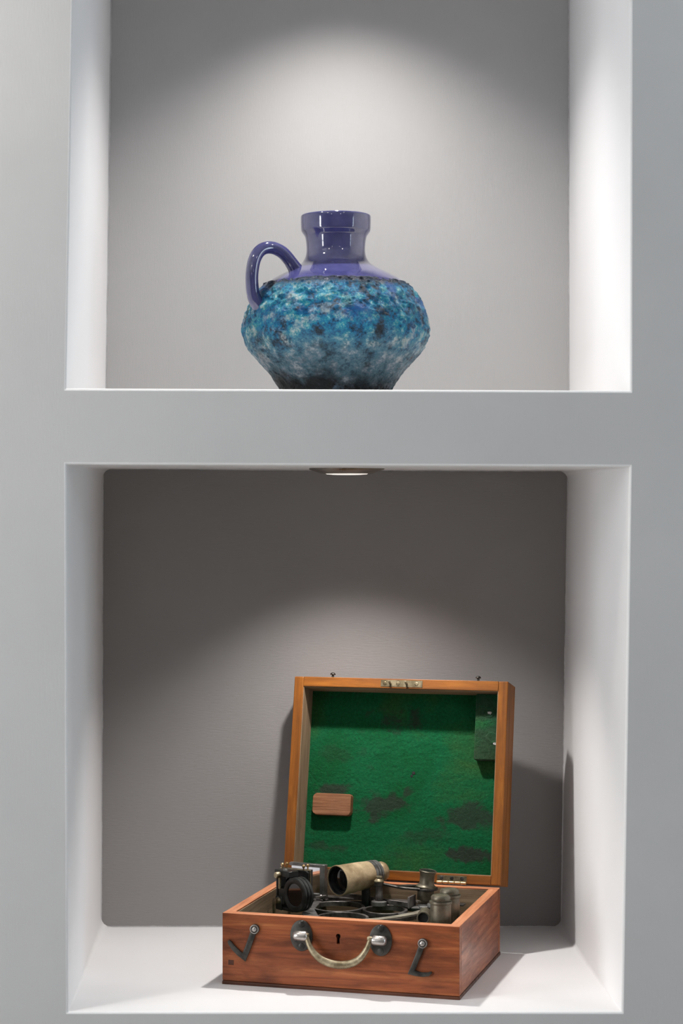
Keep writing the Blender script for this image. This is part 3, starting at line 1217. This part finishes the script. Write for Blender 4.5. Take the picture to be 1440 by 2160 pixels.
def bar(bm, p, q, w, z0, z1, bev=0.8):
    p, q = Vector(p), Vector(q)
    d = (q - p)
    L = d.length
    M = Matrix.Translation((p.x, p.y, 0)) @ Matrix.Rotation(math.atan2(d.y, d.x), 4, 'Z')
    box(bm, 0, L, -w / 2, w / 2, z0, z1, bev, 1, M)


def arc_band(bm, r0, r1, a0, a1, z0, z1, n=48):
    poly = [(AP.x + r1 * math.cos(math.radians(a0 + (a1 - a0) * i / n)), AP.y + r1 * math.sin(math.radians(a0 + (a1 - a0) * i / n))) for i in range(n + 1)]
    poly += [(AP.x + r0 * math.cos(math.radians(a1 + (a0 - a1) * i / n)), AP.y + r0 * math.sin(math.radians(a1 + (a0 - a1) * i / n))) for i in range(n + 1)]
    prism(bm, poly, z0, z1)


def pol(r, a):
    return (AP.x + r * math.cos(math.radians(a)), AP.y + r * math.sin(math.radians(a)))


bm = bmesh.new()
A_ = hit(712, 1911, 2, FT)
B_ = hit(812, 1918, 2, FT)
C_ = hit(722, 1934, 2, FT)
for q, r in ((A_, 65), (B_, 53), (C_, 61)):
    flat_ring(bm, q.x, q.y, r - 7, r, FB_, FT)
bar(bm, AP, pol(RA - 6, -84), 18, FB_, FT - 0.4)
bar(bm, AP, pol(RA - 6, -9), 15, FB_, FT - 0.4)
bar(bm, (C_.x - 40, C_.y - 46), pol(RA - 10, -66), 10, FB_, FT - 0.5)
bar(bm, (B_.x + 40, B_.y - 36), pol(RA - 10, -22), 10, FB_, FT - 0.5)
bar(bm, (A_.x - 62, A_.y - 20), pol(150, -84), 12, FB_, FT - 0.5)
lathe(bm, [(0, FB_ - 2), (26, FB_ - 2), (26, FT), (23, FT + 2), (0, FT + 2)], 36, Matrix.Translation((AP.x, AP.y - 4, 0)))
obj('frame', bm, 'frame_metal', sx, S, 40)
# bright lug plate at the foot of the left limb
bm = bmesh.new()
q = [hit(u, v, 2, FT) for u, v in ((637, 1925), (662, 1917), (672, 1934), (644, 1938))]
prism(bm, [(p.x, p.y) for p in q], FT - 3, FT + 1.2)
obj('lug_plate', bm, 'grey_metal', sx)
bm = bmesh.new()
arc_band(bm, RA - 14, RA + 12, -92, -6, FB_, FT - 2)
obj('limb', bm, 'frame_metal', sx, S, 40)
bm = bmesh.new()
arc_band(bm, RA - 11, RA + 9, -90, -8, FT - 2, FT + 1.2)
sc = obj('graduated_arc', bm, 'arc_silver', sx, S, 40)
sc['label'] = 'pale metal scale of the sextant arc'
for (x, y) in ((AP.x + 4, AP.y - 12), pol(RA - 2, -80), pol(RA - 2, -18)):
    bm = bmesh.new()
    lathe(bm, [(0, 13.2), (9, 13.2), (9, 16), (6, 20), (5, FB_ - 6), (8, FB_), (0, FB_)], 20, Matrix.Translation((x, y, 0)))
    obj('foot', bm, 'frame_metal', sx, S, 40)

# index arm with raised web
AE = hit(983, 1906, 2, FT + 6)
bm = bmesh.new()
bar(bm, AP, (AE.x - 3, AE.y - 4), 24, FT + 2, FT + 6)
M_ = hit(760, 1890, 2, FT + 14)
bar(bm, (160, 437), (348, 361), 9, FT + 3, FT + 15)
bar(bm, (346, 346), (353, 384), 5, FT + 3, FT + 30)
obj('index_arm', bm, 'frame_metal', sx, S, 40)
bm = bmesh.new()
bar(bm, (356, 398), (450, 414), 44, FT + 2.2, FT + 7.5)
box(bm, 350, 372, 352, 392, FT + 1.5, FT + 5, 0.8)
bar(bm, (372, 350), (452, 392), 15, FT + 3, FT + 9)
obj('vernier_plate', bm, 'grey_metal', sx, S, 40)
bm = bmesh.new()
lathe(bm, [(0, 8), (14, 7), (16, 3), (16, 0), (0, 0)], 24, Matrix.Translation((402, 362, FT + 8)))
obj('clamp_screw', bm, 'grey_metal', sx, S, 40)

# short drum of the tangent screw, seen end-on
DC = Vector((434, 112, 1057 - 905.0))
DA = Vector((-0.16, 0.98, 0)).normalized()
bm = bmesh.new()
lathe(bm, [(0, 7), (10.5, 7), (11.2, 2), (12.5, 0), (14.5, 0.3), (15, 3), (15, 26), (13, 28), (13, 60), (9, 64), (0, 64)], 28, axis_matrix(DC, DA))
obj('tangent_screw', bm, 'pewter', sx, S, 40)
bm = bmesh.new()
lathe(bm, [(0, 4.5), (8, 4.8), (11.6, 3.4), (11.6, 6.8), (0, 6.9)], 24, axis_matrix(DC, DA))
obj('drum_face', bm, 'shadow_black', sx, S, 40)
bm = bmesh.new()
tube(bm, [DC + DA * 55, DC + DA * 90 + Vector((0, 0, -8)), Vector((405, 330, FT + 4))], 5, 10)
obj('tangent_rod', bm, 'frame_metal', sx, S, 40)

# pillar for the reading microscope and its forked arm
PB = Vector((267, 381))
bm = bmesh.new()
lathe(bm, [(0, FT + 1), (19, FT + 1), (19, FT + 10), (14, FT + 12), (0, FT + 12)], 28, Matrix.Translation((PB.x, PB.y - 2, 0)))
obj('pillar_base', bm, 'grey_metal', sx, S, 40)
bm = bmesh.new()
lathe(bm, [(0, FT + 12), (10, FT + 12), (10, FT + 24), (8.5, FT + 27), (8.5, FT + 46), (11.5, FT + 49), (11.5, FT + 58), (0, FT + 58)], 8, Matrix.Translation((PB.x, PB.y - 2, 0)))
pil = obj('pillar', bm, 'frame_metal', sx, S, 30)
bm = bmesh.new()
lathe(bm, [(0, 70), (7.5, 70), (8, 67), (5.5, 66), (8, 64), (12, 58.5), (11.5, 56), (0, 56)], 24, Matrix.Translation((PB.x, PB.y - 2, FT)))
obj('pillar_cap', bm, 'brass_worn', pil, S, 40)

MC = Vector((375, 405))
MZ = 1057 - 896.0               # collar height of the microscope
bm = bmesh.new()
z0 = FT + 52
pA = Vector((PB.x + 8, PB.y - 2, z0))
fork = Vector((PB.x + 40, PB.y + 4, z0 - 6))
for sgn in (-1, 1):
    e = Vector((MC.x - 10, MC.y + sgn * 22, MZ + 4))
    midp = fork.lerp(e, 0.35) + Vector((0, sgn * 7, 0))
    tube(bm, catmull([pA, fork + Vector((0, sgn * 2, 0)), midp, e], 5), 4.6, 10, 0.8, (0, 0, 1))
flat_ring(bm, MC.x, MC.y, 17, 28, MZ, MZ + 5, 36)
obj('microscope_arm', bm, 'iron_dark', sx, S, 40)
bm = bmesh.new()
tilt = Matrix.Translation((MC.x, MC.y, MZ)) @ Matrix.Rotation(math.radians(6), 4, 'Y')
lathe(bm, [(0, -26), (15, -26), (19.5, -24), (19.5, -2), (16.5, 0), (16.5, 5), (25, 5.5), (25.5, 8), (20, 11), (17.5, 15), (17.5, 33), (19, 39), (20.5, 43), (20.8, 45), (19.6, 46), (18.6, 44.6), (0, 44.6)], 36, tilt)
mi = obj('reading_microscope', bm, 'pewter', sx, S, 40)
bm = bmesh.new()
lathe(bm, [(0, 45.0), (3, 44.9), (3.4, 45.9), (18.2, 45.6), (18.4, 44.7)], 28, tilt)
obj('eye_cap', bm, 'iron_dark', mi, S, 40)
bm = bmesh.new()
lathe(bm, [(0, 46.0), (3, 46.05), (3.2, 45.7)], 14, tilt)
obj('eye_hole', bm, 'shadow_black', mi)

# telescope
O_ = Vector((179, 326, 1057 - 872.0))
E_ = Vector((257, 447, 1057 - 866.0))
ad = (E_ - O_).normalized()
MT = axis_matrix(O_, ad)
bm = bmesh.new()
lathe(bm, [(31.5, 8), (33.5, 0.5), (35, -0.8), (36.6, 0), (36.8, 4), (35.6, 7), (35.2, 30), (33.6, 70), (31.6, 98), (0, 99)], 56, MT)
ts = obj('telescope', bm, 'brass_tube', sx, S, 40)
ts['label'] = 'pale worn brass telescope tube'
bm = bmesh.new()
lathe(bm, [(33.2, 0.8), (31.5, 2), (31.3, 9), (26.5, 10), (26.3, 16), (33, 16)], 48, MT)
obj('lens_cell', bm, 'black_metal', ts, S, 40)
bm = bmesh.new()
lathe(bm, [(0, 10.0), (14, 11.0), (26.6, 14), (26.6, 18), (0, 18)], 40, MT)
obj('objective_lens', bm, 'lens_glass', ts, S, 50)
bm = bmesh.new()
lathe(bm, [(0, 97), (29, 97), (31.8, 99), (31.8, 106), (29.6, 107), (29.6, 108.5), (31.8, 109.5), (31.8, 114), (29, 115), (29, 117), (30.6, 118), (30.6, 124), (27, 127), (0, 127)], 48, MT)
obj('telescope_collar', bm, 'grey_metal', ts, S, 30)
bm = bmesh.new()
lathe(bm, [(0, 126), (23.5, 126), (23.5, 130), (22.5, 131), (24, 134), (24, 144), (22, 149), (15, 150), (0, 149.5)], 40, MT)
obj('eyepiece', bm, 'brass_tube', ts, S, 40)
# telescope bracket down to the frame
mb = O_ + ad * 92
bm = bmesh.new()
box(bm, mb.x - 9, mb.x + 9, mb.y - 9, mb.y + 9, FB_ + 2, mb.z - 26, 1.5)
obj('telescope_bracket', bm, 'black_metal', sx, S, 40)
# round shade glasses near the front
SC = Vector((100, 231, 1057 - 893.0))
sa = Vector((0.547, 0.837, 0)).normalized()
spn = Vector((-0.837, 0.547, 0)).normalized()
for i in range(3):
    o0 = SC + sa * (i * 9.5)
    M3 = axis_matrix(o0, sa)
    bm = bmesh.new()
    lathe(bm, [(26.5, 1.2), (28.5, 0), (38.5, 0), (40, 1.5), (40, 6.5), (38.5, 8), (28, 8), (26.5, 7)], 48, M3, close=True)
    Me = Matrix(((spn.x, 0, sa.x, o0.x), (spn.y, 0, sa.y, o0.y), (0, 1, 0, o0.z), (0, 0, 0, 1)))
    box(bm, 36, 58, -28, 10, 0.5, 7.5, 1, 1, Me)
    sr = obj('shade_ring', bm, 'black_metal', sx, S, 40)
    bm = bmesh.new()
    lathe(bm, [(0, 2.8), (26.8, 2.8), (26.8, 5.2), (0, 5.2)], 40, M3)
    obj('shade_glass', bm, 'dark_glass', sr, S, 40)
o0 = SC
Me = Matrix(((spn.x, 0, sa.x, o0.x), (spn.y, 0, sa.y, o0.y), (0, 1, 0, o0.z), (0, 0, 0, 1)))
bm = bmesh.new()
box(bm, 44, 66, FT - SC.z + 0, -10, -2, 30, 1.5, 1, Me)
box(bm, 8, 66, FT - SC.z, FT - SC.z + 7, 2, 30, 1, 1, Me)
box(bm, 14, 68, 38, 52, -3, 26, 1.2, 1, Me)
box(bm, 60, 66, -12, 40, 0, 26, 0.8, 1, Me)
sbk = obj('shade_bracket', bm, 'black_metal', sx, S, 40)
bm = bmesh.new()
M4 = axis_matrix(o0 + spn * 50 + sa * -3 + Vector((0, 0, 41)), -sa)
lathe(bm, [(0, 12), (6, 12), (7.5, 10), (7.5, 0), (0, 0)], 18, M4)
tube(bm, [o0 + spn * 52 + sa * 0 + Vector((0, 0, 36)), o0 + spn * 52 + sa * 0 + Vector((0, 0, 8))], 3.2, 10)
obj('brass_knob', bm, 'brass_worn', sbk, S, 40)
bm = bmesh.new()
M4 = axis_matrix(o0 + spn * 54 + sa * -2 + Vector((0, 0, -20)), -sa)
screw_head(bm, M4, 8, 6, 1.3)
obj('screw', bm, 'brass_worn', sbk, S, 40)
bm = bmesh.new()
M4 = axis_matrix(o0 + spn * 40 + sa * 8 + Vector((0, 0, 51)), (0, 0, 1))
screw_head(bm, M4, 6, 5, 0.2)
obj('screw', bm, 'grey_metal', sbk, S, 40)

# square horizon-glass cell with a round window and ball-headed adjusters
pc = Vector((80, 306, FT))
pa = Vector((0.957 * 0.45 - 0.289 * 0.89, 0.289 * 0.45 + 0.957 * 0.89, 0)).normalized()
pw = Vector((-pa.y, pa.x, 0))            # camera-left along the plate
H_ = 89.0
Mp = Matrix(((-pw.x, 0, pa.x, pc.x), (-pw.y, 0, pa.y, pc.y), (0, 1, 0, pc.z), (0, 0, 0, 1)))   # x right, y up, z away


def plate_with_hole(bm, x0, x1, y0, y1, cx, cy, r, z0, z1, M, n=40):
    t = bmesh.new()
    fi, fo_, bi, bo = [], [], [], []
    for i in range(n):
        a = 2 * math.pi * (i + 0.5) / n
        dx, dy = math.cos(a), math.sin(a)
        s = 1e9
        s = min(s, ((x1 - cx) if dx > 0 else (x0 - cx)) / dx, ((y1 - cy) if dy > 0 else (y0 - cy)) / dy)
        px, py = cx + dx * s, cy + dy * s
        fi.append(t.verts.new((cx + dx * r, cy + dy * r, z0)))
        bi.append(t.verts.new((cx + dx * r, cy + dy * r, z1)))
        fo_.append(t.verts.new((px, py, z0)))
        bo.append(t.verts.new((px, py, z1)))
    for i in range(n):
        j = (i + 1) % n
        t.faces.new((fi[i], fi[j], fo_[j], fo_[i]))
        t.faces.new((bi[i], bi[j], bo[j], bo[i]))
        t.faces.new((fi[i], fi[j], bi[j], bi[i]))
        t.faces.new((fo_[i], fo_[j], bo[j], bo[i]))
    bmesh.ops.recalc_face_normals(t, faces=t.faces)
    merge(bm, t, M)


bm = bmesh.new()
plate_with_hole(bm, -40, 40, 0, H_, 6, 44, 31, -12, -4, Mp)
ce = obj('horizon_cell', bm, 'black_metal', sx, S, 40)
bm = bmesh.new()
box(bm, -38, 38, 4, H_ - 1, -3.4, -0.8, 0.3, 1, Mp)
obj('horizon_glass', bm, 'dark_glass', ce)
for zz0, mt in ((-0.4, 'brass_worn'), (4.0, 'frame_metal'), (9.5, 'frame_metal')):
    bm = bmesh.new()
    box(bm, -40, 41, 10, H_ + 0.5, zz0, zz0 + 3.2, 0.5, 1, Mp)
    obj('cell_plate', bm, mt, ce)
for (x, z) in ((-30, -6), (-24, 6), (26, -6), (31, 6)):
    bm = bmesh.new()
    Mq = Mp @ Matrix.Translation((x, H_ + (0 if z < 0 else 0.3), z)) @ Matrix.Rotation(-math.pi / 2, 4, 'X')
    lathe(bm, [(0, -2), (1.9, -2), (1.9, 5.5), (3.6, 7), (4.4, 10), (3.4, 13), (0, 14.2)], 14, Mq)
    obj('ball_screw', bm, 'brass_bright', ce, S, 60)

# index mirror in its L-shaped holder over the pivot
m0 = Vector((122, 414, 0))
m1 = Vector((34, 432, 0))
md_ = (m1 - m0).normalized()
mn = Vector((-md_.y, md_.x, 0))
if mn.y > 0:
    mn = -mn
MZ0, MZ1 = FT + 13, 1057 - 851.0
bm = bmesh.new()


def on_mirror(x0, x1, z0, z1, d0, d1, bev=0.5):
    M5 = Matrix(((md_.x, mn.x, 0, m0.x), (md_.y, mn.y, 0, m0.y), (0, 0, 1, 0), (0, 0, 0, 1)))
    box(bm, x0, x1, d0, d1, z0, z1, bev, 1, M5)


on_mirror(-6, 7, MZ0 - 10, MZ1, -6, 10)
on_mirror(7, 90, MZ1 - 7, MZ1, -4, 10)
on_mirror(-6, 90, FT + 1, MZ0, -8, 8)
mh = obj('mirror_holder', bm, 'grey_metal', sx, S, 40)
bm = bmesh.new()
on_mirror(7, 88, MZ0, MZ1 - 7, -2, 1.5, 0)
obj('index_mirror', bm, 'mirror', mh)
bm = bmesh.new()
q = m0 + mn * 12
screw_head(bm, axis_matrix((q.x - 2, q.y, MZ0 - 4), tuple(mn)), 5, 4, 0.4)
tube(bm, [(q.x - 14, q.y - 2, MZ0 - 6), (q.x + 12, q.y - 4, MZ0 - 1)], 2.6, 10)
obj('clip_screw', bm, 'steel_worn', mh, S, 40)

# ------------------------------------------------------------------ two loose capped tubes
TP = [(0, 0), (22, 0), (23, 1.5), (23, 176), (25.2, 177.5), (25.6, 180), (25.2, 183), (22.5, 184), (21, 185), (21.6, 187), (21.6, 192), (19, 195.5), (13, 196.8), (0, 197)]
for lx_, ly_, lab in ((477, 96, 'pewter telescope tube standing upright in the case by its front panel'),
                      (480, 176, 'pewter telescope tube standing upright behind the other tube, towards the hinges')):
    w = Vector(BLOC) + (E1 * lx_ + E2 * ly_) * S + Vector((0, 0, 13.2 * S))
    e = empty('telescope_tube', w, -TH, lab, 'tube', 'spare tubes in the case')
    bm = bmesh.new()
    lathe(bm, TP[:7] + [(0, 183.5)], 40)
    obj('barrel', bm, 'pewter', e, S, 40)
    bm = bmesh.new()
    lathe(bm, [(0, 183.5)] + TP[7:], 40)
    obj('cap', bm, 'pewter', e, S, 40)
